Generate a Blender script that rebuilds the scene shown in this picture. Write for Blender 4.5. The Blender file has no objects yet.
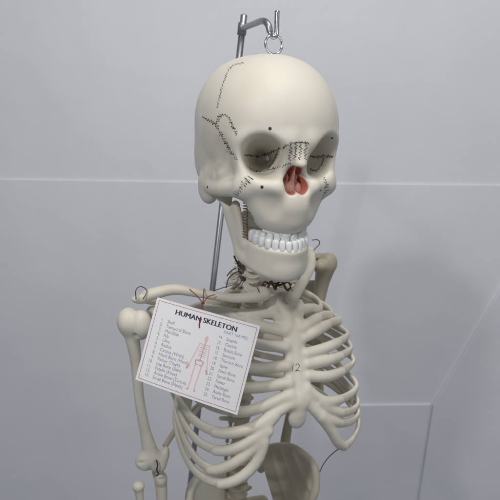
import bpy, math, random
import numpy as np
from mathutils import Vector, Matrix
from mathutils.bvhtree import BVHTree

random.seed(7); rng = np.random.default_rng(7)
S = bpy.context.scene
COL = S.collection
PI = math.pi
A = lambda *v: np.array(v, dtype=float)

# ------------------------------------------------------------------ camera
# all working lengths are centimetres; meshes are built at 0.01
F = 600.0
PITCH = math.radians(10)
CAM = A(0, 0, 150.0)
cam_d = bpy.data.cameras.new('camera'); cam = bpy.data.objects.new('camera', cam_d); COL.objects.link(cam)
cam.location = CAM*0.01; cam.rotation_euler = (PI/2-PITCH, 0, 0)
cam_d.sensor_width = 36; cam_d.lens = 36*F/500; cam_d.clip_start = 0.01; cam_d.clip_end = 50
S.camera = cam
cam_d.dof.use_dof = True; cam_d.dof.focus_distance = .58; cam_d.dof.aperture_fstop = 14
FW = A(0, math.cos(PITCH), -math.sin(PITCH)); UP = A(0, math.sin(PITCH), math.cos(PITCH))

def P(px, py, Y):
    """world point (cm) seen at photo coordinate px,py, Y cm in front of the camera"""
    d = FW + A((px-250)/F, 0, 0) + UP*((250-py)/F)
    return CAM + d*(Y/d[1])
def proj(p):
    q = np.asarray(p)-CAM
    w = q@FW
    return 250+F*q[0]/w, 250-F*(q@UP)/w

# ------------------------------------------------------------------ materials
def mat(name, col, rough=0.5, metal=0.0, var=0.0, vscale=20, bump=0.0, bscale=200, spec=0.5, col2=None, sss=0.0):
    m = bpy.data.materials.new(name); m.use_nodes = True
    nt = m.node_tree; b = nt.nodes['Principled BSDF']
    b.inputs['Base Color'].default_value = (*col, 1); b.inputs['Roughness'].default_value = rough
    b.inputs['Metallic'].default_value = metal; b.inputs['Specular IOR Level'].default_value = spec
    if sss:
        b.inputs['Subsurface Weight'].default_value = sss
        b.inputs['Subsurface Radius'].default_value = (1, .7, .4)
        b.inputs['Subsurface Scale'].default_value = 0.003
    tc = nt.nodes.new('ShaderNodeTexCoord')
    if var:
        n = nt.nodes.new('ShaderNodeTexNoise'); n.inputs['Scale'].default_value = vscale; n.inputs['Detail'].default_value = 5
        nt.links.new(tc.outputs['Object'], n.inputs['Vector'])
        r = nt.nodes.new('ShaderNodeValToRGB')
        c2 = col2 or tuple(c*(1-var) for c in col)
        r.color_ramp.elements[0].position = .32; r.color_ramp.elements[0].color = (*c2, 1)
        r.color_ramp.elements[1].position = .62; r.color_ramp.elements[1].color = (*col, 1)
        nt.links.new(n.outputs['Fac'], r.inputs['Fac']); nt.links.new(r.outputs['Color'], b.inputs['Base Color'])
        mr = nt.nodes.new('ShaderNodeMapRange'); mr.inputs['To Min'].default_value = rough*0.85; mr.inputs['To Max'].default_value = min(1, rough*1.2)
        nt.links.new(n.outputs['Fac'], mr.inputs['Value']); nt.links.new(mr.outputs['Result'], b.inputs['Roughness'])
    if bump:
        n2 = nt.nodes.new('ShaderNodeTexNoise'); n2.inputs['Scale'].default_value = bscale; n2.inputs['Detail'].default_value = 4
        nt.links.new(tc.outputs['Object'], n2.inputs['Vector'])
        bp = nt.nodes.new('ShaderNodeBump'); bp.inputs['Strength'].default_value = bump; bp.inputs['Distance'].default_value = 0.001
        nt.links.new(n2.outputs['Fac'], bp.inputs['Height']); nt.links.new(bp.outputs['Normal'], b.inputs['Normal'])
    return m
BONE = mat('ivory_plastic', (.745, .71, .62), .52, var=.07, vscale=18, bump=.10, bscale=90, col2=(.70, .655, .555), sss=.10)
RIB = mat('ivory_rib_plastic', (.73, .695, .60), .5, var=.10, vscale=26, bump=.35, bscale=45, col2=(.65, .61, .50), sss=.08)
BEIGE = mat('beige_plastic', (.63, .58, .46), .5, var=.16, vscale=25, bump=.4, bscale=45, col2=(.54, .49, .37))  # darker beige bone tone for spine, sacrum, far hip and forearm
OLIVE = mat('shaded_olive_plastic', (.47, .435, .33), .5, var=.16, vscale=25, bump=.4, bscale=45, col2=(.39, .355, .26))  # darker copy of the bone plastic: shade on the bones behind put into colour
TOOTH = mat('white_enamel', (.84, .85, .85), .28, var=.04, vscale=60)
RED = mat('nasal_red_paint', (.36, .085, .05), .5, var=.25, vscale=90)
PINK = mat('nasal_pink_paint', (.66, .34, .27), .5, var=.2, vscale=90)
INK = mat('black_ink', (.035, .03, .03), .6)
METAL = mat('grey_steel', (.38, .39, .41), .38, metal=.85, var=.15, vscale=30)
CHROME = mat('bright_steel', (.62, .63, .65), .22, metal=1.0)
WIRE = mat('dark_wire', (.10, .085, .07), .4, metal=.7)
BRASS = mat('brass_spring', (.30, .24, .14), .35, metal=.9)
CARD = mat('laminated_card', (.86, .86, .88), .3, var=.02, vscale=15)
BORDER = mat('red_print', (.46, .22, .22), .5)
TEXT = mat('navy_print', (.045, .045, .07), .5)
TEXTG = mat('grey_print', (.28, .29, .35), .5)
TEXTB = mat('blue_print', (.28, .38, .55), .5)
FIG = mat('pink_print', (.80, .55, .57), .5)
FIG2 = mat('rose_print', (.66, .40, .43), .5)
STRING = mat('red_cord', (.21, .05, .045), .8)

# ------------------------------------------------------------------ mesh helpers
def mesh_obj(name, verts, faces, m, parent=None, org=None, smooth=True):
    """verts in world cm; org (world cm) is the object's or the parent's origin"""
    me = bpy.data.meshes.new(name)
    base = parent_org(parent) if parent is not None else (org if org is not None else A(0, 0, 0))
    v = (np.asarray(verts, dtype=float)-base)*0.01
    me.from_pydata(v.tolist(), [], [list(map(int, f)) for f in faces])
    if smooth: me.polygons.foreach_set('use_smooth', [True]*len(me.polygons))
    for mm in (m if isinstance(m, (list, tuple)) else [m]): me.materials.append(mm)
    me.update()
    o = bpy.data.objects.new(name, me); COL.objects.link(o)
    if parent is not None: o.parent = parent
    else: o.location = base*0.01
    return o
ORG = {}
def parent_org(o):
    while o.parent is not None: o = o.parent
    return ORG[o.name]
def thing(name, label, cat, org, group=None):
    o = bpy.data.objects.new(name, None); COL.objects.link(o)
    o.location = org*0.01; o.empty_display_size = .05
    o['label'] = label; o['category'] = cat
    if group: o['group'] = group
    ORG[o.name] = org
    return o

def lerp(a, b, t): return a*(1-t)+b*t
def crom(pts, n=8):
    pts = np.asarray(pts, float)
    if len(pts) < 3:
        t = np.linspace(0, 1, n+1)[:, None]; return pts[0]*(1-t)+pts[-1]*t
    q = np.vstack([2*pts[0]-pts[1], pts, 2*pts[-1]-pts[-2]])
    out = []
    for i in range(1, len(q)-2):
        p0, p1, p2, p3 = q[i-1:i+3]
        for t in np.arange(n)/n:
            out.append(.5*((2*p1)+(-p0+p2)*t+(2*p0-5*p1+4*p2-p3)*t*t+(-p0+3*p1-3*p2+p3)*t**3))
    out.append(pts[-1]); return np.array(out)

class MB:
    def __init__(s): s.v = []; s.f = []; s.mi = []
    def add(s, v, f, mi=0):
        b = len(s.v); s.v += [tuple(x) for x in v]; s.f += [[i+b for i in q] for q in f]; s.mi += [mi]*len(f)
    def tube(s, pts, r, n=10, r2=None, normals=None, cap=True, mi=0):
        """r: radius along the side direction; r2 with normals: radius along the given normal"""
        pts = np.asarray(pts, float); m = len(pts)
        r = np.broadcast_to(np.asarray(r, float), (m,)); r2 = r if r2 is None else np.broadcast_to(np.asarray(r2, float), (m,))
        T = np.gradient(pts, axis=0); T /= np.linalg.norm(T, axis=1)[:, None]+1e-9
        if normals is None:
            ref = A(0, 0, 1) if abs(T[0][2]) < .9 else A(1, 0, 0)
            N = [np.cross(T[0], np.cross(ref, T[0]))]
            for i in range(1, m):
                k = N[-1]-T[i]*(N[-1]@T[i]); N.append(k/(np.linalg.norm(k)+1e-9))
            N[0] /= np.linalg.norm(N[0]); N = np.array(N)
        else:
            N = np.asarray(normals, float); N = N-T*(N*T).sum(1)[:, None]; N /= np.linalg.norm(N, axis=1)[:, None]+1e-9
        B = np.cross(T, N)
        a = np.arange(n)*2*PI/n
        V = (pts[:, None, :] + (np.cos(a)[None, :, None]*N[:, None, :])*r2[:, None, None] + (np.sin(a)[None, :, None]*B[:, None, :])*r[:, None, None])
        V = V.reshape(-1, 3); f = []
        for i in range(m-1):
            for j in range(n):
                f.append([i*n+j, i*n+(j+1) % n, (i+1)*n+(j+1) % n, (i+1)*n+j])
        V = list(map(tuple, V))
        if cap:
            V.append(tuple(pts[0]-T[0]*r[0]*.45)); V.append(tuple(pts[-1]+T[-1]*r[-1]*.45))
            c0, c1 = len(V)-2, len(V)-1
            for j in range(n):
                f.append([c0, (j+1) % n, j]); f.append([c1, (m-1)*n+j, (m-1)*n+(j+1) % n])
        s.add(V, f, mi)
    def ribbon(s, poly, nrm, w, mi=0):
        """flat stroke (printed mark) along a polyline"""
        for a, b in zip(poly[:-1], poly[1:]):
            a = np.asarray(a, float); b = np.asarray(b, float)
            d = b-a; d /= np.linalg.norm(d)+1e-9; sd = np.cross(nrm, d)*w*.5; e = d*w*.3
            s.add([a-sd-e, b-sd+e, b+sd+e, a+sd-e], [[0, 1, 2, 3]], mi)
    def build(s, name, m, parent=None, org=None, smooth=True):
        o = mesh_obj(name, s.v, s.f, m, parent, org, smooth)
        if any(s.mi): o.data.polygons.foreach_set('material_index', s.mi)
        return o

# ------------------------------------------------------------------ signed-distance modelling
def norm(v): return np.sqrt((v*v).sum(-1))
class Field:
    def __init__(s, lo, hi, h):
        s.lo = np.asarray(lo, float); s.h = h
        s.n = np.ceil((np.asarray(hi, float)-s.lo)/h).astype(int)+1
        s.F = np.full(s.n, 1.5, dtype=np.float32)
    def _blk(s, lo, hi, pad):
        i0 = np.clip(np.floor((np.asarray(lo)-pad-s.lo)/s.h).astype(int), 0, s.n)
        i1 = np.clip(np.ceil((np.asarray(hi)+pad-s.lo)/s.h).astype(int)+1, 0, s.n)
        sl = tuple(slice(a, b) for a, b in zip(i0, i1))
        g = [s.lo[k]+np.arange(i0[k], i1[k])*s.h for k in range(3)]
        p = np.stack(np.meshgrid(*g, indexing='ij'), -1).astype(np.float32)
        return sl, p
    def put(s, fn, lo, hi, k=.3, op='add'):
        pad = k+3*s.h+.1
        sl, p = s._blk(lo, hi, pad)
        if p.size == 0: return
        d = fn(p).astype(np.float32); f = s.F[sl]
        if op == 'add':
            hh = np.maximum(k-np.abs(f-d), 0)/k; s.F[sl] = np.minimum(f, d)-hh*hh*k*.25
        else:
            d = -d; hh = np.maximum(k-np.abs(f-d), 0)/k; s.F[sl] = np.maximum(f, d)+hh*hh*k*.25
    def ell(s, c, r, k=.3, op='add', rot=None):
        c = np.asarray(c, float); r = np.asarray(r, float); R = None if rot is None else np.array(rot)
        m = r.max() if rot is not None else r
        def fn(p):
            q = p-c
            if R is not None: q = q@R
            k0 = norm(q/r); k1 = norm(q/(r*r)); return k0*(k0-1)/np.maximum(k1, 1e-4)
        s.put(fn, c-m, c+m, k, op)
    def cap(s, a, b, ra, rb=None, k=.3, op='add'):
        a = np.asarray(a, float); b = np.asarray(b, float); rb = ra if rb is None else rb
        ba = b-a; L = max(ba@ba, 1e-6); m = max(ra, rb)
        def fn(p):
            t = np.clip(((p-a)@ba)/L, 0, 1)
            return norm(p-a-t[..., None]*ba)-(ra+(rb-ra)*t)
        s.put(fn, np.minimum(a, b)-m, np.maximum(a, b)+m, k, op)
    def chain(s, pts, r, k=.3, op='add'):
        pts = np.asarray(pts, float); r = np.broadcast_to(np.asarray(r, float), (len(pts),)); m = r.max()
        def fn(p):
            d = None
            for i in range(len(pts)-1):
                a, ba = pts[i], pts[i+1]-pts[i]; L = max(ba@ba, 1e-6)
                t = np.clip(((p-a)@ba)/L, 0, 1)
                e = norm(p-a-t[..., None]*ba)-(r[i]+(r[i+1]-r[i])*t)
                d = e if d is None else np.minimum(d, e)
            return d
        s.put(fn, pts.min(0)-m, pts.max(0)+m, k, op)
    def tri(s, a, b, c, th, k=.3):
        a, b, c = [np.asarray(x, float) for x in (a, b, c)]
        ba, cb, ac = b-a, c-b, a-c; nn = np.cross(ba, ac)
        def seg(q, e): return norm(e*np.clip((q@e)/(e@e), 0, 1)[..., None]-q)
        def fn(p):
            pa, pb, pc = p-a, p-b, p-c
            ins = (np.sign(pa@np.cross(ba, nn))+np.sign(pb@np.cross(cb, nn))+np.sign(pc@np.cross(ac, nn))) < 2
            e = np.minimum(np.minimum(seg(pa, ba), seg(pb, cb)), seg(pc, ac))
            return np.where(ins, e, np.abs(pa@nn)/np.linalg.norm(nn))-th
        pts = np.array([a, b, c]); s.put(fn, pts.min(0)-th, pts.max(0)+th, k)
    def mesh(s, relax=1):
        f = s.F; ins = f < 0; n = s.n
        cnt = sum(ins[i:n[0]-1+i, j:n[1]-1+j, k:n[2]-1+k].astype(np.int8) for i in (0, 1) for j in (0, 1) for k in (0, 1))
        act = (cnt > 0) & (cnt < 8); idx = np.argwhere(act)
        vid = np.full(act.shape, -1, dtype=np.int64); vid[act] = np.arange(len(idx))
        acc = np.zeros((len(idx), 3)); num = np.zeros(len(idx))
        cor = [A(i, j, k).astype(int) for i in (0, 1) for j in (0, 1) for k in (0, 1)]
        for a in cor:
            for ax in range(3):
                if a[ax]: continue
                b = a.copy(); b[ax] = 1
                ia = idx+a; ib = idx+b
                fa = f[ia[:, 0], ia[:, 1], ia[:, 2]]; fb = f[ib[:, 0], ib[:, 1], ib[:, 2]]
                m = (fa < 0) != (fb < 0)
                t = np.where(m, fa/np.where(m, fa-fb, 1), 0)
                acc[m] += (a+(b-a)*t[:, None])[m]; num[m] += 1
        V = s.lo+(idx+acc/num[:, None])*s.h
        faces = []
        for ax in range(3):
            o1, o2 = [(1, 2), (2, 0), (0, 1)][ax]
            sh = [slice(None)]*3; sh2 = [slice(None)]*3
            sh[ax] = slice(0, -1); sh2[ax] = slice(1, None)
            s0 = ins[tuple(sh)]; s1 = ins[tuple(sh2)]
            e = np.argwhere(s0 != s1)
            e = e[(e[:, o1] > 0) & (e[:, o2] > 0) & (e[:, o1] < n[o1]-1) & (e[:, o2] < n[o2]-1)]
            flip = s0[e[:, 0], e[:, 1], e[:, 2]]
            def g(d1, d2):
                q = e.copy(); q[:, o1] -= d1; q[:, o2] -= d2
                return vid[q[:, 0], q[:, 1], q[:, 2]]
            q = np.stack([g(1, 1), g(0, 1), g(0, 0), g(1, 0)], 1)
            q[~flip] = q[~flip][:, ::-1]
            faces.append(q)
        Fc = np.vstack(faces); Fc = Fc[(Fc >= 0).all(1)]
        for _ in range(relax):
            sm = np.zeros_like(V); c = np.zeros(len(V))
            for i in range(4):
                a, b = Fc[:, i], Fc[:, (i+1) % 4]
                np.add.at(sm, a, V[b]); np.add.at(c, a, 1); np.add.at(sm, b, V[a]); np.add.at(c, b, 1)
            V = V*.5+.5*sm/np.maximum(c, 1)[:, None]
        return V, Fc

# ------------------------------------------------------------------ the skeleton model
ROOT = P(240, 560, 74)
sk = thing('skeleton', 'ivory plastic human skeleton model hanging by a skull ring from a grey stand', 'skeleton', ROOT)

# ---- head frame: x to the viewer's right, f forward (out of the face), z up
HY = math.radians(23)
HC = P(263.5, 127, 62)
hx = A(math.cos(HY), math.sin(HY), 0); hf = A(math.sin(HY), -math.cos(HY), 0); hz = A(0, 0, 1)
TILT = math.radians(4)         # chin slightly tucked
hf2 = hf*math.cos(TILT)-hz*math.sin(TILT); hz2 = hz*math.cos(TILT)+hf*math.sin(TILT)
HM = np.array([hx, hf2, hz2])
def H(p): return HC+np.asarray(p, float)@HM
def Hinv(p): return (np.asarray(p)-HC)@HM.T

def skull_sdf(folds=()):
    f = Field((-8.2, -10.5, -12.5), (8.2, 10.8, 8.0), .125)
    def box(p):                       # cranial vault: a superellipsoid, fuller than an egg
        q = np.abs(p-A(0, -.6, .1))/A(6.42, 8.2, 6.9)
        return ((q**2.25).sum(-1)**(1/2.25)-1)*6.4
    f.put(box, (-6.5, -9, -7), (6.5, 8, 7.1), .4)
    f.ell((0, 2.6, .1), (6.2, 5.8, 6.4), 1.2)
    f.ell((0, -3.5, -3.6), (5.0, 5.0, 3.2), 1.0)
    for sx in (-1, 1):
        f.ell((sx*4.8, -2.6, -3.4), (1.3, 3.0, 3.0), .8); f.ell((sx*6.9, 4.2, -2.9), (1.15, 1.5, 1.7), 1.2, 'sub')                      # temporal hollow
        f.chain([(sx*4.6, 5.5, -5.3), (sx*5.3, 3.2, -5.7), (sx*5.5, .8, -5.9), (sx*5.5, -1.0, -5.4)], [.85, .75, .8, .8], .9)   # zygomatic arch
        f.cap((sx*4.9, 2.6, -4.2), (sx*5.1, 0, -4.6), 1.0, 1.0, .8)
        f.ell((sx*5.35, -1.2, -6.1), (1.05, 1.5, 1.75), .5)                          # mastoid
        f.cap((sx*4.4, 5.4, -1.2), (sx*4.25, 5.6, -4.2), .75, .80, .9)               # lateral rim
        f.cap((sx*3.9, 5.7, -4.9), (sx*1.9, 7.3, -5.1), .88, .8, .8)                 # cheek
        f.cap((sx*4.0, 6.0, -.7), (sx*1.0, 7.7, -.9), .6, .7, 1.0)                  # brow
        f.cap((sx*3.4, 5.2, -5.8), (sx*2.1, 5.7, -8.0), 1.05, .85, 1.1)
    f.cap((0, 7.4, -1.2), (0, 8.35, -3.0), .70, .60, .7)                             # nasal bridge
    f.ell((0, 5.3, -6.7), (3.1, 3.0, 3.0), 1.0)                                      # maxilla
    f.ell((0, 4.7, -8.5), (2.5, 3.05, 1.6), .8)
    f.ell((0, 2.5, -5.4), (4.0, 4.2, 1.6), 1.0)
    f.put(lambda p: np.maximum(np.abs(p[..., 0])-2.0, np.maximum(p[..., 2]+8.3, np.hypot(p[..., 0], p[..., 1]-4.4)-2.3)), (-3, 1, -12), (3, 7.4, -8.3), .4, 'sub')
    for sx in (-1, 1):
        ang = math.radians(17)*sx
        R = np.array([[math.cos(ang), math.sin(ang), 0], [-math.sin(ang), math.cos(ang), 0], [0, 0, 1]])
        f.ell((sx*2.95, 6.9, -2.42), (1.78, 4.3, 1.80), .75, 'sub', R)               # orbit
        f.ell((sx*2.3, 4.8, -2.75), (1.0, 2.8, 1.0), .5, 'sub', R)
        f.ell((sx*2.7, 7.95, -7.0), (1.0, .75, 1.1), .8, 'sub')                      # hollow beside the nose
        for c, r in NOSE: f.ell((sx*c[0], c[1], c[2]), r, .4, 'sub')                 # nose opening
        for fo in folds: f.chain([A(q[0]*sx, q[1], q[2]) for q in fo[0]], fo[1], .35, 'sub')
        f.ell((sx*3.6, 7.1, -2.0), (1.2, 1.2, 1.1), 1.2, 'sub')
    for sx in (-1, 1): f.cap((sx*2.0, 4.8, -2.8), (sx*.80, 1.5, -3.0), 1.1, .62, .9, 'sub')   # the socket narrows to a deep funnel
    return f.mesh()
NOSE = [((.55, 7.7, -4.9), (.62, 1.8, .80)), ((.34, 8.1, -4.15), (.46, 1.9, 1.0))]
V, Fc = skull_sdf()
_b = BVHTree.FromPolygons([Vector(v) for v in H(V)], Fc.tolist())
def _on(px, py):
    loc = _b.ray_cast(Vector(CAM), Vector(P(px, py, 50)-CAM).normalized())[0]
    q = Hinv(np.array(loc)); return A(-q[0], q[1], q[2])
V, Fc = skull_sdf([([_on(x, y)+A(.10, 0, 0) for x, y in ((227.5, 155), (226, 161), (222, 166), (216.5, 169.5), (214.5, 173))], .24)])
Fc = Fc[:, ::-1]                      # the head frame is left-handed
paint = np.full(len(V), 9.0)
for c, r in NOSE:
    paint = np.minimum(paint, np.sqrt(((np.abs(V[:, 0])-c[0])/r[0])**2+((V[:, 1]-c[1])/r[1])**2+((V[:, 2]-c[2])/r[2])**2))
Vw = H(V)
SKULL = BONE.copy(); SKULL.name = 'ivory_plastic_with_red_nasal_paint'
nt = SKULL.node_tree; pb = nt.nodes['Principled BSDF']; src = pb.inputs['Base Color'].links[0].from_socket
at = nt.nodes.new('ShaderNodeAttribute'); at.attribute_name = 'nasal_paint'
mr = nt.nodes.new('ShaderNodeMapRange'); mr.inputs['From Min'].default_value = 1.16; mr.inputs['From Max'].default_value = 1.06
nt.links.new(at.outputs['Fac'], mr.inputs['Value'])
mx = nt.nodes.new('ShaderNodeMixRGB'); nt.links.new(mr.outputs['Result'], mx.inputs['Fac']); nt.links.new(src, mx.inputs['Color1'])
mx.inputs['Color2'].default_value = (.45, .15, .105, 1); nt.links.new(mx.outputs['Color'], pb.inputs['Base Color'])
skull = mesh_obj('skull', Vw, Fc, SKULL, sk)
skull.data.attributes.new('nasal_paint', 'FLOAT', 'POINT').data.foreach_set('value', paint.astype(np.float32))
bvh = BVHTree.FromPolygons([Vector(v) for v in Vw], Fc.tolist())
def on_skull(px, py):
    d = P(px, py, 50)-CAM
    loc, nr, i, dist = bvh.ray_cast(Vector(CAM), Vector(d).normalized())
    return (np.array(loc), np.array(nr)) if loc is not None else (None, None)

# septum and conchae
f = Field((-1.6, 4.8, -6.6), (1.6, 9.2, -2.6), .06)
f.tri((0, 7.3, -3.2), (0, 7.1, -5.7), (0, 5.4, -5.4), .07, .3); f.tri((0, 7.3, -3.2), (0, 5.4, -5.4), (0, 5.4, -3.2), .05, .25)
for sx in (-1, 1):
    f.ell((sx*.58, 6.3, -5.45), (.58, .9, .80), .5); f.ell((sx*.45, 6.0, -4.3), (.25, .8, .5), .2)
v, fa = f.mesh(); mesh_obj('nasal_concha', H(v), fa[:, ::-1], PINK, skull)

# ink sutures
def ink_path(name, pix, amp, step, r=.036, parent=skull, caster=on_skull):
    """zigzag suture drawn on the bone along photo-plane waypoints"""
    pix = crom([A(*p) for p in pix], 12); L = np.concatenate([[0], np.cumsum(norm(np.diff(pix, axis=0)))])
    n = max(3, int(L[-1]/step)); run = []
    def stroke():
        if len(run) > 2:
            mb = MB(); mb.tube(run, r*rng.uniform(.55, 1.5, len(run)), 5); mb.build(name, INK, parent)
    for i in range(n+1):
        s_ = L[-1]*i/n; q = A(np.interp(s_, L, pix[:, 0]), np.interp(s_, L, pix[:, 1]))
        q2 = A(np.interp(s_+.5, L, pix[:, 0]), np.interp(s_+.5, L, pix[:, 1])); q1 = A(np.interp(s_-.5, L, pix[:, 0]), np.interp(s_-.5, L, pix[:, 1]))
        t = q2-q1; t /= np.linalg.norm(t)+1e-9; nn = A(-t[1], t[0])
        q = q+nn*amp*(1 if i % 2 else -1)*random.uniform(.25, 1.35)+t*random.uniform(-.45, .45)*step
        loc, nr = caster(*q)
        if loc is None or (run and np.linalg.norm(loc-run[-1]) > .9):
            stroke(); run = []
            if loc is None: continue
        run.append(loc+nr*.004)
    stroke()
def dot(px, py, r, parent=skull, caster=on_skull):
    loc, nr = caster(px, py)
    if loc is None: return
    u = np.cross(nr, A(0, 0, 1)); u /= np.linalg.norm(u); w = np.cross(nr, u)
    mb = MB(); a = np.arange(14)*2*PI/14
    mb.add([loc+nr*.035]+[loc+nr*.03+(u*math.cos(t)+w*math.sin(t))*r*.8 for t in a]+[loc-nr*.05+(u*math.cos(t)+w*math.sin(t))*r for t in a],
           [[0, 1+i, 1+(i+1) % 14] for i in range(14)]+[[1+i, 15+i, 15+(i+1) % 14, 1+(i+1) % 14] for i in range(14)])
    mb.build('foramen', INK, parent)
ink_path('suture', [(243, 63), (232, 66), (226, 76), (222, 88), (217, 108)], .9, 1.5, .03)
ink_path('suture', [(202, 117), (209, 120), (216, 124)], 1.6, 1.2)
ink_path('suture', [(216, 124), (221, 115), (228, 117), (233, 126), (237, 135)], 1.6, 1.2)
ink_path('suture', [(216, 124), (221, 134), (228, 146), (237, 160)], 1.6, 1.2)
ink_path('suture', [(244, 155), (255, 156), (264, 155), (275, 151), (284, 147), (291, 144)], 1.3, 1.2)
ink_path('suture', [(246, 163), (251, 169), (258, 172), (268, 170), (280, 167), (291, 163)], 1.1, 1.3)
ink_path('suture', [(278, 151), (274, 160), (268, 169)], .9, 1.5)
for x in (291, 296, 301, 306): ink_path('suture', [(x, 142), (x-.5, 151), (x-1.5, 160)], 1.5, 1.5, .032)
ink_path('suture', [(291, 143), (300, 142), (309, 143)], .8, 1.3)
ink_path('suture', [(309, 156), (318, 157), (326, 156), (333, 157)], 1.4, 1.1)
ink_path('suture', [(310, 169), (316, 171), (321, 166), (324, 158)], .7, 1.3)
ink_path('suture', [(250, 177), (243, 185), (237, 192), (231, 198)], 3.2, 1.2, .034)
ink_path('suture', [(324, 178), (327, 186), (325, 194), (320, 203)], 2.0, 1.2, .022)
for a in ((270, 128.5, .17), (332, 138, .13), (262, 187, .17), (207.5, 187, .14), (320.5, 190.5, .12)): dot(*a)

# mandible
LZ = -9.6
def arch(t, rx, fy, c):      # t -1..1 round a dental arch
    a = t*PI/2
    return A(rx*math.sin(a), c+fy*math.cos(a))
def mandible_sdf():
    f = Field((-7, -2.0, -15.2), (7, 9.5, -4.0), .125)
    def body(p):
        d = None
        for t in np.linspace(-1, 1, 41):
            x, y = arch(t, 2.92, 4.4, 2.9); xb, yb = arch(t, 2.85, 3.95, 2.7); e = abs(t)
            a = A(x, y, -11.45+.35*e); ba = A(xb, yb, -13.75+1.3*e**2)-a; L = ba@ba
            q = np.clip(((p-a)@ba)/L, 0, 1); dd = norm(p-a-q[..., None]*ba)-(.42+.2*q)
            d = dd if d is None else np.minimum(d, dd)
        return d
    f.put(body, (-4.2, 2.4, -14.5), (4.2, 7.8, -10.6), .3)
    f.ell((0, 6.45, -13.2), (1.25, .75, .9), .8)
    for sx in (-1, 1):
        a = A(sx*3.1, 3.3, -11.3); ang = A(sx*3.25, 2.6, -12.2); con = A(sx*4.45, .9, -6.8); cor = A(sx*3.95, 2.9, -7.3)
        f.tri(a, ang, con, .42, .4); f.tri(a, con, cor, .36, .4)
        f.cap(ang, con, .48, .5, .4); f.cap(A(sx*3.05, 3.2, -12.6), ang, .55, .5, .6)
        f.ell(con, (.9, .55, .55), .3)
        f.ell((sx*4.2, 1.9, -6.7), (1.5, .7, .9), .3, 'sub')
    return f.mesh()
v, fa = mandible_sdf()
mand = mesh_obj('mandible', H(v), fa[:, ::-1], BONE, sk)

# teeth: one rounded crown mesh per tooth
def tooth(parent, x, y, z, ang, w, d, h, lean):
    n, m = 16, 10; vv = []; ff = []
    ca, sa = math.cos(ang), math.sin(ang)
    for i in range(m+1):
        ph = -PI/2+PI*i/m
        for j in range(n):
            th = 2*PI*j/n
            def se(c, e): return math.copysign(abs(c)**e, c)
            cx = se(math.cos(ph), .5)*se(math.cos(th), .6)*w*.5; cy = se(math.cos(ph), .5)*se(math.sin(th), .7)*d*.5
            cz = se(math.sin(ph), .6)*h*.5
            k = 1-.18*(.5-cz/h*lean)
            cx *= k; cy *= k; cy -= lean*.12*cz
            vv.append(H((x+cx*ca-cy*sa, y+cx*sa+cy*ca, z+cz)))
    for i in range(m):
        for j in range(n): ff.append([i*n+j, (i+1)*n+j, (i+1)*n+(j+1) % n, i*n+(j+1) % n])
    mesh_obj('tooth', vv, ff, TOOTH, parent)
def teeth(parent, rx, fy, c, z, widths, h, lean, zc):
    ts = np.linspace(-1, 1, 801); pa = np.array([arch(t, rx, fy, c) for t in ts])
    L = np.concatenate([[0], np.cumsum(norm(np.diff(pa, axis=0)))]); mid = L[400]
    for sx in (-1, 1):
        s_ = .02
        for i, w in enumerate(widths):
            q = mid+sx*(s_+w/2); s_ += w*1.0
            if q < 0 or q > L[-1]: break
            x, y = np.interp(q, L, pa[:, 0]), np.interp(q, L, pa[:, 1])
            x2, y2 = np.interp(q+.1, L, pa[:, 0]), np.interp(q+.1, L, pa[:, 1])
            an = math.atan2(y2-y, x2-x)+random.uniform(-.06, .06)
            dd = .62 if i < 3 else .95
            tooth(parent, x, y, z+zc*(i/7)**2+random.uniform(-.03, .03), an, w*1.05, dd, h*(1.0 if i < 3 else .9)*random.uniform(.95, 1.05), lean)
teeth(skull, 2.3, 2.65, 4.2, -10.1, [.86, .66, .76, .7, .68, .95, .9], 1.0, -1, .25)
teeth(mand, 2.75, 4.25, 3.15, -10.80, [.60, .62, .70, .70, .74, .85, .6], 1.22, 1, .85)

# jaw springs
def coil(name, a, b, R, turns, r, m, parent):
    a, b = np.asarray(a, float), np.asarray(b, float); d = (b-a); L = np.linalg.norm(d); d /= L
    u = np.cross(d, A(.3, .2, .9)); u /= np.linalg.norm(u); w = np.cross(d, u)
    n = turns*10; t = np.linspace(0, 1, n+1)
    pts = [a+d*L*k+(u*math.cos(2*PI*turns*k)+w*math.sin(2*PI*turns*k))*R for k in t]
    mb = MB(); mb.tube(pts, r, 6); return mb.build(name, m, parent)
for sx in (-1, 1):
    coil('spring', H((sx*3.2, 3.5, -7.0)), H((sx*3.2, 3.6, -10.6)), .26, 13, .055, BRASS, mand)

# ring on the crown
def torus_pts(c, u, w, R, n=40): return [c+(u*math.cos(t)+w*math.sin(t))*R for t in np.linspace(0, 2*PI, n+1)]
top, _ = on_skull(272, 58)
RC = P(273.8, 44.5, 62.0)
mb = MB(); ru = A(.90, .43, 0); mb.tube(torus_pts(RC, ru, hz, .93), .13, 8, cap=False)
mb.tube([RC-hz*.9, RC-hz*1.9], .14, 8)
mb.build('hanging_ring', CHROME, sk)

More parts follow.
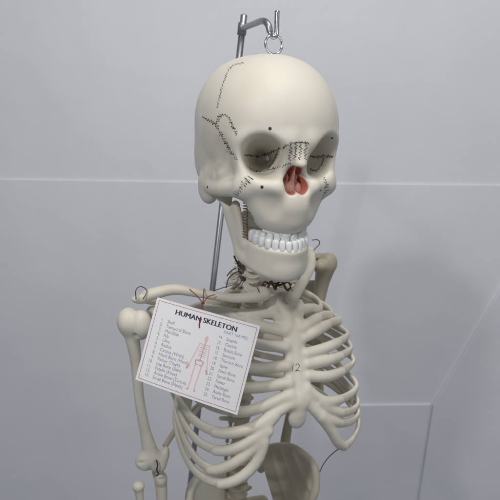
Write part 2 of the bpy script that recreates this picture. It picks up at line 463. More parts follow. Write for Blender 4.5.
# ------------------------------------------------------------------ body frame and chest barrel
BY = math.radians(26)
bx = A(math.cos(BY), math.sin(BY), 0); bf = A(math.sin(BY), -math.cos(BY), 0)
AX, AY = P(266, 380, 70)[0], 70.0
tab_y = [270, 290, 300, 308, 320, 350, 380, 400, 440, 480, 520]
tab_a = [3.2, 4.6, 6.0, 7.6, 9.2, 10.5, 11.2, 11.5, 11.4, 10.5, 9.0]
tab_b = [2.2, 3.0, 3.6, 4.2, 5.0, 6.5, 7.6, 8.2, 8.6, 8.2, 7.4]
tab_z = [P(266, y, 70)[2] for y in tab_y]
def ab(z): return np.interp(z, tab_z[::-1], tab_a[::-1]), np.interp(z, tab_z[::-1], tab_b[::-1])
def Zy(y): return np.interp(y, tab_y, tab_z)
def barrel(th, z, off=0.0):
    a, b = ab(z)
    return A(AX, AY, z)+bx*(a+off)*math.sin(th)+bf*(b+off)*math.cos(th)
def hit(px, py):
    """first point of the chest barrel seen at px,py"""
    Ys = np.linspace(56, 80, 241); best = None; last = None
    for Y in Ys:
        p = P(px, py, Y); a, b = ab(p[2]); q = p-A(AX, AY, 0)
        g = (q@bx/a)**2+(q@bf/b)**2-1
        if best is None or g < best[0]: best = (g, p)
        if g < 0: return p
    return best[1]
def param(p):
    a, b = ab(p[2]); q = p-A(AX, AY, 0)
    return math.atan2(q@bx/a, q@bf/b)
def outward(p):
    a, b = ab(p[2]); q = p-A(AX, AY, 0)
    n = bx*(q@bx)/a**2+bf*(q@bf)/b**2; return n/np.linalg.norm(n)

RIBS_NEAR = {   # viewer's left
 1: ([(274, 313), (240, 314), (212, 309), (198, 304)], .40),
 2: ([(284, 331), (262, 326), (238, 318), (214, 310), (196, 311)], .38),
 3: ([(285, 347), (258, 344), (228, 334), (200, 324), (186, 326)], .36),
 4: ([(286, 366), (252, 368), (220, 360), (192, 348), (180, 343)], .40),
 5: ([(288, 383), (248, 388), (218, 380), (190, 366), (176, 360)], .42),
 6: ([(290, 395), (256, 409), (236, 412), (208, 405), (185, 388), (175, 374)], .42),
 7: ([(293, 402), (280, 410), (256, 426), (237, 432), (219, 433), (196, 423), (181, 404), (174, 388)], .545),
 8: ([(274, 417), (257, 436), (239, 447), (221, 451), (200, 444), (184, 424), (175, 400)], .48),
 9: ([(268, 431), (251, 450), (232, 464), (210, 470), (191, 453), (179, 425), (173.5, 405)], .48),
 10: ([(264, 441), (259, 458), (247, 473), (229, 483), (208, 482), (187, 462), (176, 430), (173, 412)], .42),
}
RIBS_FAR = {    # viewer's right
 1: ([(294, 312), (305, 309), (314, 308), (320, 311)], .5),
 2: ([(300, 329), (314, 320), (324, 315), (333, 316)], .5),
 3: ([(302, 338), (316, 331), (332, 322), (343, 321)], .55),
 4: ([(305, 354), (328, 347), (347, 337), (352, 331)], .6),
 5: ([(306, 364), (329, 360), (348, 352), (357, 344)], .6),
 6: ([(307, 376), (329, 376), (349, 367), (360, 357)], .6),
 7: ([(306, 388), (316, 397), (330, 402), (350, 395), (362, 383)], .55),
 8: ([(319, 402), (328, 409), (344, 413), (356, 408), (363, 399)], .4),
 9: ([(321, 416), (331, 421), (347, 423), (357, 417), (363, 408)], .4),
 10: ([(305, 392), (311, 406), (321, 417), (332, 432), (338, 443), (346, 446), (354, 438), (360, 424), (363, 414)], .6),
}
def spine_at(z): return spine_path[np.argmin(np.abs(spine_path[:, 2]-z))]
spine_path = crom([P(256, 214, 64.5), P(254, 252, 66.3), P(253, 286, 68.0), P(249, 305, 73.0), P(246, 345, 75.5), P(243, 395, 76.5), P(241, 440, 76), P(238, 480, 75.5), P(236, 512, 76)], 12)
SL = np.concatenate([[0], np.cumsum(norm(np.diff(spine_path, axis=0)))])
stern = Field(P(255, 285, 66)-A(14, 14, 22), P(255, 285, 66)+A(16, 16, 6), .14)
def resample(path, n):
    L = np.concatenate([[0], np.cumsum(norm(np.diff(path, axis=0)))]); s_ = np.linspace(0, L[-1], n)
    return np.stack([np.interp(s_, L, path[:, k]) for k in range(3)], 1)
def rib(i, pix, frac, side):
    front = crom([hit(*q) for q in pix], 8); front = resample(front, 48)
    for _ in range(3): front[1:-1] = front[1:-1]*.5+.25*(front[:-2]+front[2:])
    j = int(frac*47)
    cart = front[:j+1]; bone = front[j-1:]
    th0 = param(front[-1]); z0 = front[-1][2]
    if abs(th0) > 2.2: th0 = math.copysign(2.2, th0)
    zend = Zy(279+11.6*(i-1)); back = []
    thE = side*math.radians(175)
    for t in np.linspace(0, 1, 30)[1:]:
        th = th0+(thE-th0)*t; z = z0+(zend-z0)*(t**1.15)
        p = barrel(th, z, -.0); k_ = max(0, (t-.70)/.30)**1.6
        sp = spine_at(z)-bf*1.3+bx*side*1.1; sp[2] = z; back.append(lerp(p, sp, k_))
    full = np.vstack([bone, back]); 
    for _ in range(14): full[1:-1] = full[1:-1]*.5+.25*(full[:-2]+full[2:])
    full = resample(full, 70)
    for _ in range(2): full[1:-1] = full[1:-1]*.5+.25*(full[:-2]+full[2:])
    N = np.array([outward(p) for p in full])
    t = np.linspace(0, 1, 70)
    rw = .60*np.ones(1)[0]*(1-.18*t)*(1+.10*np.exp(-(t/.03)**2)+.25*np.exp(-((t-1)/.04)**2))
    if i >= 8: rw *= .92
    if side > 0: rw *= .95
    mb = MB(); mb.tube(full, rw, 12, r2=rw*.54, normals=N); r_ = mb.build('rib', RIB, sk)
    cr = .63 if i > 1 else .60
    if i >= 8: cr = .60
    stern.chain(resample(cart, max(6, j//2)), np.linspace(cr*1.08, cr*.98, max(6, j//2)), .30)
    if side < 0 and i in (7, 8, 9):      # pegged joint
        c = cart[-1]; tg = cart[-1]-cart[-4]; tg /= np.linalg.norm(tg); nn = outward(c); up = np.cross(tg, nn)
        mb = MB(); mb.tube(crom([c+nn*.30+up*.40, c+nn*.47, c+nn*.36-up*.25], 5), .035, 6); mb.build('peg_wire', WIRE, r_)
for i, (pix, fr) in RIBS_NEAR.items(): rib(i, pix, fr, -1)
for i, (pix, fr) in RIBS_FAR.items(): rib(i, pix, fr, 1)
# floating ribs
mb = MB(); q = resample(crom([P(238, 402, 79), P(222, 399, 83), P(198, 406, 83), P(180, 424, 79), P(165, 446, 75)], 8), 30)
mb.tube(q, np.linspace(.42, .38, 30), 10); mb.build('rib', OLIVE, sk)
for side in (-1, 1):
    for i in (11, 12):
        if side < 0 and i == 11: continue
        zb = Zy(279+11.6*(i-1)); pts = []
        for t in np.linspace(0, 1, 24):
            p = barrel(side*math.radians(166-(78 if i == 11 else 55)*t), zb-3.4*t-1.0*t*t, -.5)
            sp = spine_at(p[2])-bf*1.3+bx*side*1.1; sp[2] = p[2]; pts.append(lerp(p, sp, max(0, (.30-t)/.30)**1.3))
        N = np.array([outward(p) for p in pts]); rw = np.linspace(.42, .26, 24)
        mb = MB(); mb.tube(pts, rw, 10, r2=rw*.66, normals=N); mb.build('rib', RIB, sk)

# sternum slab
hh = lambda a, dz=0: hit(*a)-outward(hit(*a))*.12
for a, b, r in (((270, 304), (297, 303), .78), ((272, 310), (299, 311), .62), ((280, 300), (290, 300), .8), ((279, 318), (298, 318), .66), ((284, 326), (298, 326), .62),
                ((288, 324), (291, 398), .62), ((297, 324), (305, 398), .62), ((294, 330), (299, 396), .72), ((284, 298), (288, 326), .8), ((288, 398), (306, 398), .62), ((292, 404), (303, 404), .6)):
    stern.cap(hh(a), hh(b), r, r, .4)
xn = outward(hit(298, 400)); xn[2] = -.12; xn /= np.linalg.norm(xn); xl = np.cross(hz, xn); xl /= np.linalg.norm(xl); xu = np.cross(xn, xl)
xt = np.array([xl*math.cos(.22)+xu*math.sin(.22), xn, xu*math.cos(.22)-xl*math.sin(.22)]).T
xc = hh((298, 402)); xY = xc[1]
stern.ell(P(297.3, 417, xY-.1), (1.15, .50, 1.5), .55, 'add', xt); stern.cap(xc, P(298.5, 412, xY+.1), .66, .62, .35)
v, fa = stern.mesh()
ster = mesh_obj('sternum', v, fa, RIB, sk)
sb = BVHTree.FromPolygons([Vector(q) for q in v], fa.tolist())
def on_sternum(px, py):
    d = P(px, py, 50)-CAM
    loc, nr, i, dist = sb.ray_cast(Vector(CAM), Vector(d).normalized())
    return (np.array(loc), np.array(nr)) if loc is not None else (None, None)
ink_path('number_mark', [(293.5, 363.5), (292.6, 367), (292.2, 371)], 0, .8, .03, ster, on_sternum)
ink_path('number_mark', [(295.6, 365.6), (297.4, 363.6), (299.4, 365), (298.4, 368), (295.4, 371.2), (297.5, 370.2), (300.2, 371.4)], 0, .6, .03, ster, on_sternum)

# ------------------------------------------------------------------ vertebrae
def vert_mesh(w, h, d, spine, trans):
    f = Field((-w*2.2-1, -d*1.2-spine-1, -h*1.8-1), (w*2.2+1, d*1.4+1, h*1.2+.6), .12)
    f.put(lambda p: np.maximum(np.hypot(p[..., 0]/w, p[..., 1]/d)*min(w, d)-min(w, d)*(.78+.24*(p[..., 2]/(h*.5))**2), np.abs(p[..., 2])-h*.5+.05), (-w, -d, -h), (w, d, h), .15)
    for sx in (-1, 1):
        f.cap((sx*w*.6, -d*.7, .1), (sx*w*.75, -d*1.5, .1), .32, .34, .25)
        f.cap((sx*w*.75, -d*1.4, .1), (sx*w*trans, -d*1.7, .2), .36, .3, .25)
        f.cap((sx*w*.75, -d*1.4, .1), (0, -d*2.0, -.1), .33, .33, .25)
        f.cap((sx*w*.7, -d*1.35, .55*h), (sx*w*.7, -d*1.5, -.6*h), .26, .26, .25)
    f.cap((0, -d*1.9, -.1), (0, -d*1.9-spine, -h*.9), .32, .26, .3)
    return f.mesh()
def place(v, c, M, s=1.0): return c+(v*s)@M
BMX = np.array([bx, bf, hz])
kinds = {'lower_neck': vert_mesh(1.35, 1.2, 1.15, 1.6, 1.7), 'cervical': vert_mesh(1.0, 1.0, .8, .9, 1.5), 'thoracic': vert_mesh(1.3, 1.5, 1.1, 1.7, 1.8), 'lumbar': vert_mesh(1.6, 1.7, 1.35, 1.6, 2.0)}
seq = ['cervical']*6+['lower_neck']+['thoracic']*12+['lumbar']*5
hts = [1.05]*6+[1.3]+[1.28+.03*i for i in range(12)]+[1.75]*5
tot = sum(hts); pos = 0
meshes = {}
for kname, hgt in zip(seq, hts):
    s_ = (pos+hgt/2)/tot*SL[-1]; pos += hgt
    c = A(*[np.interp(s_, SL, spine_path[:, k]) for k in range(3)])
    c2 = A(*[np.interp(s_+.6, SL, spine_path[:, k]) for k in range(3)])
    zz = c-c2; zz /= np.linalg.norm(zz); yy = bf-zz*(bf@zz); yy /= np.linalg.norm(yy); xx = np.cross(yy, zz)
    if kname not in meshes:
        v, fa = kinds[kname]
        o = mesh_obj('vertebra', v+ROOT, fa, BEIGE if kname in ('thoracic', 'lumbar') else RIB, sk); meshes[kname] = o
    else:
        o = meshes[kname].copy(); COL.objects.link(o); o.parent = sk
    Mx = Matrix([[xx[0], yy[0], zz[0]], [xx[1], yy[1], zz[1]], [xx[2], yy[2], zz[2]]]).to_4x4()
    o.matrix_local = Matrix.Translation(Vector((c-ROOT)*.01)) @ Mx
# ------------------------------------------------------------------ shoulders and arms
def chainbone(name, pts, r, k=.3, h=.12, extra=None, m=RIB, relax=1):
    pts = [np.asarray(p, float) for p in pts]; allp = np.array(pts); mx = max(np.max(r), 1.2)
    lo, hi = allp.min(0)-mx-1.8, allp.max(0)+mx+1.8
    f = Field(lo, hi, h)
    q = crom(pts, 5); rr = np.interp(np.linspace(0, 1, len(q)), np.linspace(0, 1, len(pts)), r)
    f.chain(q, rr, k)
    if extra: extra(f)
    v, fa = f.mesh(relax); return mesh_obj(name, v, fa, m, sk)

# clavicles
chainbone('clavicle', [P(141, 298, 63), P(156, 293, 63.2), P(176, 289.5, 63.2), P(204, 294, 62.8), P(232, 298, 63.0), P(251, 297, 63.8), P(263, 294, 65)], [.62, .66, .58, .48, .5, .62, .85])
chainbone('clavicle', [P(292, 297, 66), P(299, 288, 67), P(306, 277, 69.5), P(311, 264, 73), P(310, 251, 76)], [.8, .6, .55, .6, .6])
# scapulae
def scapula(gl, sup, inf, acr, root, cor, m=RIB):
    pts = np.array([gl, sup, inf, acr, root, cor]); f = Field(pts.min(0)-1.5, pts.max(0)+1.5, .14)
    f.tri(gl, sup, inf, .22, .3); f.cap(gl, inf, .42, .36, .3); f.cap(sup, inf, .3, .34, .3); f.cap(gl, sup, .3, .3, .3)
    f.chain(crom([root, (np.asarray(root)+acr)/2+A(0, .6, .5), acr], 4), .42, .35); f.ell(acr, (1.1, .9, .5), .4); f.ell(gl, (.8, .9, 1.3), .4)
    f.chain(crom([gl, (np.asarray(gl)+cor)/2+A(0, 0, 1), cor], 3), .45, .3)
    v, fa = f.mesh(); return mesh_obj('scapula', v, fa, m, sk)
scapula(P(146, 322, 66), P(206, 302, 80), P(186, 425, 80), P(141, 299, 65.5), P(204, 325, 81), P(157, 314, 63.5))
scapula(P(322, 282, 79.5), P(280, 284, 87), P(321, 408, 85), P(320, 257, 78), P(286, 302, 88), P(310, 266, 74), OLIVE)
# near arm
def hum_extra(f):
    f.ell(P(129, 322, 63), (1.3, 1.4, 1.6), .4); f.ell(P(141, 325, 62.6), (1.15, 1.2, 1.65), .35)
    f.cap(P(134, 311, 61.2), P(135, 336, 61.3), .17, .15, .18, 'sub'); f.ell(P(135.5, 337, 61.8), (.3, .4, .4), .2, 'sub')
    f.cap(P(145, 459, 64), P(159, 460, 64.5), 1.0, 1.0, .6); f.cap(P(144, 465, 63.7), P(151, 466, 63.9), .62, .55, .4); f.cap(P(151, 466, 63.9), P(160, 466, 64.2), .55, .68, .4); f.ell(P(163, 457, 65), (.5, .6, .7), .4)
    f.chain([P(136, 463.5, 63.3), P(144, 462.5, 62.9), P(152, 461, 62.9), P(167, 459, 63.8)], .17, .12, 'sub'); f.chain([P(156.5, 461, 62.9), P(157.5, 472, 63.2)], .24, .12, 'sub')
    f.ell(P(166, 452, 65), (.4, .6, .7), .5); f.ell(P(139.5, 462, 64), (.45, .6, .6), .4)
    f.ell(P(151, 452, 62.9), (.55, .35, .45), .3, 'sub'); f.cap(P(150, 468, 62.5), P(150, 474, 64), .3, .3, .25, 'sub')
chainbone('humerus', [P(131, 327, 63), P(133, 341, 63), P(136, 362, 63.2), P(139.5, 400, 63.6), P(145, 430, 64), P(151, 455, 64.2)], [1.0, .78, .6, .56, .62, .95], .3, extra=hum_extra)
def rad_extra(f): f.ell(P(138.5, 486, 64), (.72, .72, .55), .2)
chainbone('radius', [P(138.5, 487, 64), P(140, 500, 64), P(143, 540, 64), P(148, 600, 63), P(150, 640, 62)], [.62, .45, .5, .55, 1.0], extra=rad_extra)
def uln_extra(f): f.ell(P(161, 479, 65), (.75, .85, .9), .3)
chainbone('ulna', [P(158, 472, 66.5), P(161, 484, 65.2), P(162, 510, 65), P(160, 560, 64), P(158, 636, 63)], [.7, .72, .6, .5, .6], extra=uln_extra)
mb = MB(); mb.tube(crom([P(156.5, 460, 63.1), P(157.6, 465, 62.95), P(156.8, 470, 63.1), P(158.5, 474, 63.3), P(156, 476, 63.6)], 6), .085, 8); mb.build('elbow_pin', WIRE, sk)
# far arm
def hum2(f):
    f.ell(P(328, 262, 77), (1.2, 1.3, 1.25), .4); f.ell(P(320, 266, 76), (.9, .9, .8), .4)
    f.cap(P(277, 466, 79), P(289, 464, 78.5), .8, .8, .4)
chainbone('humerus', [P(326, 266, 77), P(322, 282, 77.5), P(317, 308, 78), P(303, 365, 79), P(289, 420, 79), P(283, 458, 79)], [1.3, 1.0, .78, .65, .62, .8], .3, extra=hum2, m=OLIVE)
chainbone('ulna', [P(287, 468, 80), P(286, 500, 79.5), P(284, 600, 78)], [.8, .6, .5], m=BEIGE)
chainbone('radius', [P(278, 476, 79), P(278, 500, 78.5), P(277, 600, 77)], [.65, .45, .6], m=BEIGE)

# ------------------------------------------------------------------ pelvis
def far_hip(shadow_ridges=()):
    B = [P(264, 462, 79), P(267, 450, 78), P(277, 446, 76.8), P(292, 447, 75), P(307, 457, 73), P(315.5, 470, 71.5), P(316, 488, 70.5), P(312, 500, 70.5)]
    B = list(crom(B, 4)); low = P(284, 530, 74.5); mid = P(288, 486, 76)
    pts = np.array(B+[low, mid, P(296, 560, 71)]); f = Field(pts.min(0)-1.5, pts.max(0)+1.5, .13)
    for a, b in zip(B[:-1], B[1:]): f.tri(a, b, mid, .26, .35); f.cap(a, b, .36, .36, .35)
    for a, b in ((B[0], mid), (mid, B[-1])): f.tri(a, b, low, .32, .35)
    for r_ in shadow_ridges: f.chain(r_, .50, .35)
    f.ell(low, (1.8, 1.8, 1.8), .5); f.chain(crom([low, P(290, 550, 72), P(280, 566, 69)], 4), .7, .4); f.chain([low, P(278, 570, 75)], .8, .4)
    f.ell(P(261, 465, 80), (.75, .8, 1.2), .4)
    return f.mesh()
v, fa = far_hip(); _hb = BVHTree.FromPolygons([Vector(q) for q in v], fa.tolist())
def on_hip(px, py):
    d = Vector(P(px, py, 50)-CAM).normalized(); loc = _hb.ray_cast(Vector(CAM), d)[0]
    return np.array(loc+d*.30)
rd = [[on_hip(lerp(x0, x1, t), lerp(y0, y1, t)) for t in np.linspace(0, 1, 7)] for x0, y0, x1, y1 in ((274, 455, 288, 499), (284, 452, 300, 497), (295, 453, 311, 487))]  # added relief stands in for the ribs' striped shadow on this hip
v, fa = far_hip(rd); mesh_obj('hip_bone', v, fa, BEIGE, sk)
def near_hip():
    B = [P(240, 500, 80), P(238, 485, 79), P(224, 474, 76), P(206, 474, 73.5), P(194, 482, 71.5), P(189, 498, 70), P(191, 520, 69)]
    B = list(crom(B, 4)); low = P(206, 548, 71); mid = P(214, 512, 74)
    pts = np.array(B+[low, mid, P(240, 590, 70)]); f = Field(pts.min(0)-1.5, pts.max(0)+1.5, .14)
    for a, b in zip(B[:-1], B[1:]): f.tri(a, b, mid, .26, .35); f.cap(a, b, .42, .42, .35)
    for a, b in ((B[0], mid), (mid, B[-1])): f.tri(a, b, low, .32, .35)
    f.ell(low, (1.8, 1.8, 1.8), .5); f.chain(crom([low, P(225, 566, 68), P(250, 572, 67.5)], 4), .7, .4); f.chain([low, P(216, 588, 73)], .8, .4)
    v, fa = f.mesh(); return mesh_obj('hip_bone', v, fa, RIB, sk)
near_hip()
f = Field(P(235, 560, 80)-A(7, 7, 6), P(235, 500, 80)+A(7, 7, 5), .16)
f.tri(P(226, 508, 79), P(262, 502, 81), P(244, 566, 83), 1.0, .5)
v, fa = f.mesh(); mesh_obj('sacrum', v, fa, BEIGE, sk)

# wires
def wire(pts, r=.05, m=WIRE, n=8):
    mb = MB(); mb.tube(crom(pts, n), r, 6); return mb.build('wire', m, sk)
wire([P(344, 446, 66.2), P(337, 450, 67), P(329, 457, 69), P(323, 465, 71), P(319, 474, 71.5)], .06)
wire([P(136, 299, 61.8), P(136, 290, 62), P(141, 286.5, 62.4), P(147, 291, 62.4), P(143, 299, 62)], .055)
wire([P(234, 256, 66), P(237, 262, 66.5), P(241, 268, 67)], .10); wire([P(238, 255.5, 66), P(240, 261, 66.5), P(240, 268, 67)], .07)
wire([P(312, 240, 74), P(318, 240, 74.5), P(319.5, 244, 75), P(314, 250, 75.5), P(312, 256, 75.5)], .06)
wire([P(257, 287, 63.9), P(261, 295, 64.0), P(268, 301, 65.2)], .05); wire([P(205, 294, 64), P(222, 288, 66), P(236, 284, 68)], .05)
wire([P(292, 290, 65.8), P(296, 297, 65.6), P(302, 299, 66.6)], .05)

BROWN = mat('brown_rusty_wire', (.13, .075, .055), .5, metal=.5)
for q_ in range(3):
    pts = [P(262+28*t+random.uniform(-2, 2), 285+random.uniform(-5, 6), 66.8+random.uniform(-.6, 1.2)) for t in np.linspace(0, 1, 8)]
    wire(pts, random.uniform(.08, .15), BROWN)
coil('neck_spring', P(240, 262, 66.5), P(243, 280, 68.5), .35, 8, .06, WIRE, sk)
wire([P(226, 288, 66), P(229, 278, 66.5), P(237, 272, 67), P(243, 274, 67.5), P(241, 282, 67.5), P(233, 290, 67)], .07)
wire([P(236, 268, 66), P(231, 271, 66.5), P(227, 276, 67)], .07)
# ------------------------------------------------------------------ stand
p_top = P(244, 15, 77); p_bot = P(190, 485, 88)
dirp = (p_bot-p_top)/np.linalg.norm(p_bot-p_top)
foot = p_top+dirp*((p_top[2]-2)/-dirp[2])
st = thing('display_stand', 'grey steel stand with a bent hook arm behind the skeleton', 'stand', foot)
mb = MB(); mb.tube([p_top, lerp(p_top, foot, .5), foot], .41, 20); mb.build('pole', METAL, st)
clampc = P(242.2, 29, 77.15)
mb = MB(); mb.tube([clampc-dirp*.7, clampc+dirp*.7], .56, 20); mb.build('clamp', METAL, st)
hk = crom([clampc, P(248, 26.2, 73), P(256, 23, 67.5), P(261.5, 21, 64), P(265.5, 21.8, 62.5), P(268.6, 26, 62), P(270, 32, 61.9)], 8)
mb = MB(); mb.tube(hk, .33, 14); mb.build('arm', METAL, st)
hk2 = crom([P(269.5, 29, 62.0), P(270.4, 33.5, 61.9), P(272.5, 36.8, 61.9), P(275.2, 36.5, 61.9), P(276.6, 32, 61.9), P(276.9, 22, 61.9), P(277.2, 11, 61.9)], 6)
mb = MB(); mb.tube(hk2, .25, 12); mb.build('hook', CHROME, st)
mb = MB(); n = 40
mb.tube([foot-hz*1.2, foot+hz*.2], 16, 48); mb.build('base_plate', METAL, st)

# ------------------------------------------------------------------ information card
TL, TR, BR, BL = P(157.5, 297.3, 59.3), P(260.3, 326.0, 58.6), P(237.2, 415, 57.4), P(135.4, 379.3, 57.6)
cu = TR-TL; CW = np.linalg.norm(cu); cu /= CW
cv = BL-TL; cv -= cu*(cv@cu); CH = np.linalg.norm(cv); cv /= CH     # down
cn = np.cross(cv, cu); cn = cn if cn[1] < 0 else -cn
card = thing('name_card', 'white laminated card titled HUMAN SKELETON hanging by red string from the collarbone', 'card', TL+cu*CW/2)
def C(u, v, w=0):                   # the sheet is a little bowed and out of square
    return (TL*(1-u)+TR*u)*(1-v)+(BL*(1-u)+BR*u)*v+cn*(w+.22*math.sin(PI*min(1, max(0, u))))
mb = MB(); r_ = .02
nu = 12
front = []
outline = []
for (cx, cy, a0) in ((1-r_, r_, -90), (1-r_, 1-r_, 0), (r_, 1-r_, 90), (r_, r_, 180)):
    for k in range(5):
        a = math.radians(a0+k*22.5); outline.append((cx+r_*math.cos(a), cy+r_*math.sin(a)))
GN = 24
def grid(w):
    return [C(i/GN, j/GN, w) for j in range(GN+1) for i in range(GN+1)]
G = GN+1; top_, bot_ = grid(.03), grid(-.03); nb = G*G
fcs = [[j*G+i, j*G+i+1, (j+1)*G+i+1, (j+1)*G+i] for j in range(GN) for i in range(GN)]
rim = [i for i in range(GN)]+[j*G+GN for j in range(GN)]+[GN*G+i for i in range(GN, 0, -1)]+[j*G for j in range(GN, 0, -1)]
mb.add(top_+bot_, fcs+[[nb+k for k in f_[::-1]] for f_ in fcs]+[[a, b, nb+b, nb+a] for a, b in zip(rim, rim[1:]+rim[:1])])
sheet = mb.build('card_sheet', CARD, card, smooth=False)
mb = MB(); q = [(.025, .03), (.975, .03), (.975, .97), (.025, .97), (.025, .03)]
q = [lerp(A(*a), A(*b), t) for a, b in zip(q, q[1:]) for t in np.arange(12)/12]+[A(*q[-1])]
mb.ribbon([C(u, v, .036) for u, v in q], cn, .055); mb.build('border_line', BORDER, card, smooth=False)
def text(name, rows, m, bold=1, squeeze=1.0):
    """rows: (string, u, v, size as a fraction of card height, align)"""
    mb = MB()
    for s_, u, v, size, al in rows:
        cd = bpy.data.curves.new('t', 'FONT'); cd.body = s_; cd.align_x = al; cd.size = 1; cd.resolution_u = 3
        to = bpy.data.objects.new('t', cd); COL.objects.link(to)
        dg = bpy.context.evaluated_depsgraph_get(); me = to.evaluated_get(dg).to_mesh()
        for k in range(bold):       # heavier print: the letter struck again a hair to the side
            vs = [C(u+(p.co.x+.026*(k-(bold-1)/2))*size*squeeze*CH/CW, v-p.co.y*size, .036+.003*k) for p in me.vertices]
            mb.add(vs, [list(p.vertices) for p in me.polygons])
        to.to_mesh_clear(); bpy.data.objects.remove(to); bpy.data.curves.remove(cd)
    return mb.build(name, m, card, smooth=False)
text('title', [('HUMAN SKELETON', .50, .132, .082, 'CENTER')], TEXT, 4, 1.06)
text('subtitle', [('PART NAMES', .80, .185, .05, 'CENTER')], TEXTB, 1)
left = ['Skull', 'Temporal Bone', 'Mandible', 'Rib', 'Ulna', 'Radius', 'Carpus (Wrist)', 'Hand Bone (Hand)', 'Femur (Thigh)', 'Leg Bone (Shin)', 'Patella (Knee)', 'Ankle Bone (Tarsus)', 'Small Bone (Fibula)']
right = ['Scapula', 'Clavicle', 'Breast Bone', 'Sternum', 'Thoracic Bone', 'Spine', 'Pelvic Bone', 'Sacral Bone', 'Femur', 'Phalanges', 'Ankle Bone', 'Tarsal Bone']
rows = []
for i, s_ in enumerate(left):
    v = .255+i*.0555; rows += [(str(i+1)+'.', .115, v, .056, 'RIGHT'), (s_, .150, v, .056, 'LEFT')]
for i, s_ in enumerate(right):
    v = .255+i*.0595; rows += [(str(i+14)+'.', .690, v, .053, 'RIGHT'), (s_, .725, v, .053, 'LEFT')]
text('part_list', rows, TEXTG, 1, .86)
# small printed skeleton figure
mb = MB(); FX, FY = .535, .27
def fg(pts, w, mi=0): mb.ribbon([C(FX+a*.85-.04*(b-.3), FY+b*.97, .036) for a, b in pts], cn, w, mi)
fg([(0, .0), (.012, .02), (.010, .055), (0, .07), (-.010, .055), (-.012, .02), (0, 0)], .12); fg([(0, .01), (0, .06)], .15)
fg([(0, .07), (0, .30)], .10, 1); fg([(-.055, .10), (.055, .10)], .10)
for k in range(6): 
    w = .030+.012*math.sin((k+1)/7*PI); fg([(-w, .125+k*.024), (-w*.5, .117+k*.024), (w*.5, .117+k*.024), (w, .125+k*.024)], .06, k % 2)
for sx in (-1, 1):
    fg([(sx*.055, .10), (sx*.075, .24), (sx*.10, .36), (sx*.108, .40)], .10); fg([(sx*.10, .38), (sx*.115, .42)], .20, 1)
    fg([(sx*.008, .29), (sx*.045, .30), (sx*.035, .35), (sx*.012, .345)], .12, 1)
    fg([(sx*.036, .34), (sx*.034, .48), (sx*.032, .60), (sx*.038, .64)], .12); fg([(sx*.030, .645), (sx*.052, .65)], .12, 1)
mb.build('skeleton_picture', [FIG, FIG2], card, smooth=False)
# hole and string
hole = C(.455, .135, .04)
hp = P(202.5, 327, 60)
mb = MB(); k1 = P(203, 303, 60.6)
wob = lambda p, s: p+rng.normal(0, s, 3)
mb.tube(crom([C(.45, .10, .05), lerp(C(.45, .10, .05), k1, .5)+A(.05, 0, 0), k1], 6), .06, 6)
mb.tube(crom([C(.435, .10, .05), lerp(C(.435, .10, .05), k1, .5)-A(.06, 0, 0), k1], 6), .05, 6)
mb.tube(crom([C(.45, .10, .05), C(.445, .155, .07), C(.455, .20, .06)], 6), .07, 6)
mb.tube(crom([k1, P(203.5, 296, 61.3), P(204, 289, 62.6), P(204, 290, 64)], 6), .06, 6)
mb.tube(crom([k1, P(197, 296, 61.6), P(191, 290.5, 62.4), P(187, 287, 63)], 6), .05, 6)
mb.tube(crom([k1, P(208, 297, 61.5), P(215, 294.5, 62)], 6), .05, 6)
kn = MB()
mb.tube(torus_pts(k1, A(1, 0, 0), hz, .10, 8), .09, 6, cap=False)
mb.build('string', STRING, card)

# ------------------------------------------------------------------ backdrop wall
def wallmat():
    m = bpy.data.materials.new('white_panel'); m.use_nodes = True; nt = m.node_tree; b = nt.nodes['Principled BSDF']
    tc = nt.nodes.new('ShaderNodeTexCoord'); n = nt.nodes.new('ShaderNodeTexNoise'); n.inputs['Scale'].default_value = 5; n.inputs['Detail'].default_value = 6
    nt.links.new(tc.outputs['Object'], n.inputs['Vector']); r = nt.nodes.new('ShaderNodeValToRGB')
    r.color_ramp.elements[0].position = .3; r.color_ramp.elements[0].color = (.775, .785, .825, 1); r.color_ramp.elements[1].position = .7; r.color_ramp.elements[1].color = (.82, .83, .865, 1)
    nt.links.new(n.outputs['Fac'], r.inputs['Fac']); nt.links.new(r.outputs['Color'], b.inputs['Base Color']); b.inputs['Roughness'].default_value = .45
    n2 = nt.nodes.new('ShaderNodeTexNoise'); n2.inputs['Scale'].default_value = 9; n2.inputs['Detail'].default_value = 3
    nt.links.new(tc.outputs['Object'], n2.inputs['Vector']); bp = nt.nodes.new('ShaderNodeBump'); bp.inputs['Strength'].default_value = .25; bp.inputs['Distance'].default_value = .01
    nt.links.new(n2.outputs['Fac'], bp.inputs['Height']); nt.links.new(bp.outputs['Normal'], b.inputs['Normal'])
    return m
WALL = wallmat()
WY = 140.0
def panel(mb, corners, th=1.5, bev=.25):
    """bevelled sheet; corners in order, on the wall plane (world cm)"""
    c = np.array(corners); ctr = c.mean(0); ins = c+(ctr-c)/norm(ctr-c)[:, None]*bev*1.5
    f0 = ins.copy(); f0[:, 1] -= bev; n = len(c); bk = c.copy(); bk[:, 1] += th
    mb.add(list(f0)+list(c)+list(bk), [list(range(n))]+[[i, i+n, (i+1) % n+n, (i+1) % n] for i in range(n)]+[[i+n, i+2*n, (i+1) % n+2*n, (i+1) % n+n] for i in range(n)])
W = lambda x, y: P(x, y, WY)
mb = MB()
def Wd(x, y, d): return P(x, y, WY)+A(0, d, 0)
panel(mb, [Wd(-150, -260, .5), Wd(650, -260, .5), Wd(650, 196, .5), Wd(250, 192, .5), Wd(-150, 187, .5)], bev=.1)
panel(mb, [W(-150, 177), W(250, 182.8), W(650, 186.5), W(650, 720), W(-150, 720)], th=2, bev=.10)
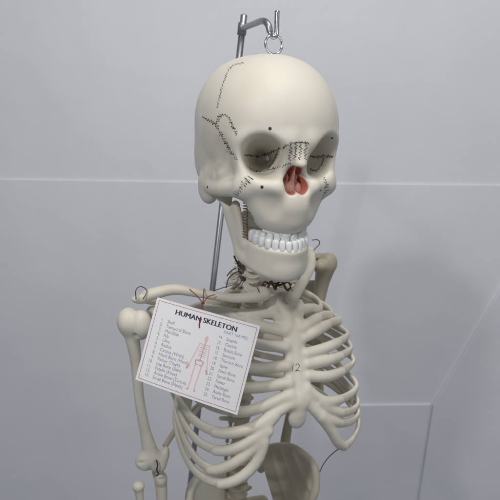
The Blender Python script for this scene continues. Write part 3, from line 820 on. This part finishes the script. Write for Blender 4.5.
panel(mb, [Wd(199, 405.9, -.6), Wd(430, 403.2, -.6), Wd(414.4, 505, -.6), Wd(384, 720, -.6), Wd(164, 720, -.6), Wd(190.4, 485, -.6)], bev=.12, th=.55)
panel(mb, [Wd(557.2, 189, -1.0), Wd(650, 190, -1.0), Wd(650, 720, -1.0), Wd(387, 720, -1.0), Wd(416.6, 505, -1.0), Wd(432, 404, -1.0)], bev=.15, th=.9)
wl = mb.build('wall', WALL, None, W(250, 250), smooth=False); wl['kind'] = 'structure'

# ------------------------------------------------------------------ light
w = bpy.data.worlds.new('World'); S.world = w; w.use_nodes = True
w.node_tree.nodes['Background'].inputs[0].default_value = (.80, .86, 1.0, 1); w.node_tree.nodes['Background'].inputs[1].default_value = .17
def area(name, loc, target, size, power, col, sy=None):
    l = bpy.data.lights.new(name, 'AREA'); l.energy = power; l.color = col; l.size = size
    if sy: l.shape = 'RECTANGLE'; l.size_y = sy
    o = bpy.data.objects.new(name, l); COL.objects.link(o); o.location = A(*loc)*.01
    d = Vector(A(*target)*.01)-o.location; o.rotation_euler = d.to_track_quat('-Z', 'Y').to_euler()
    return o
area('ceiling_lamp', (32, -12, 305), (5, 75, 125), .7, 18, (1, .97, .93), .7)
area('left_lamp', (-41, -20, 197), (8, 85, 140), .07, 3.6, (1, .98, .96))
area('right_lamp', (95, -25, 165), (5, 80, 145), .35, 1.6, (1, .98, .95))
S.view_settings.view_transform = 'Standard'; S.view_settings.look = 'None'; S.view_settings.exposure = .13; S.view_settings.gamma = 1
S.render.engine = 'CYCLES'; S.cycles.use_denoising = True; S.cycles.max_bounces = 8

for nm, pt in (('nasion', (0, 8.4, -2.6)), ('crown', (0, 0, 6.9)), ('mastoid', (-5.9, -1.3, -7.6)), ('orbN', (-3.15, 7, -2.95)), ('orbF', (3.15, 7, -2.95)), ('nose', (0, 8.3, -6)), ('teeth', (0, 7.8, -10.5)), ('chin', (0, 7, -14)), ('angle', (-4.6, 1, -12.3))):
    print(nm, [round(x, 1) for x in proj(H(pt))])
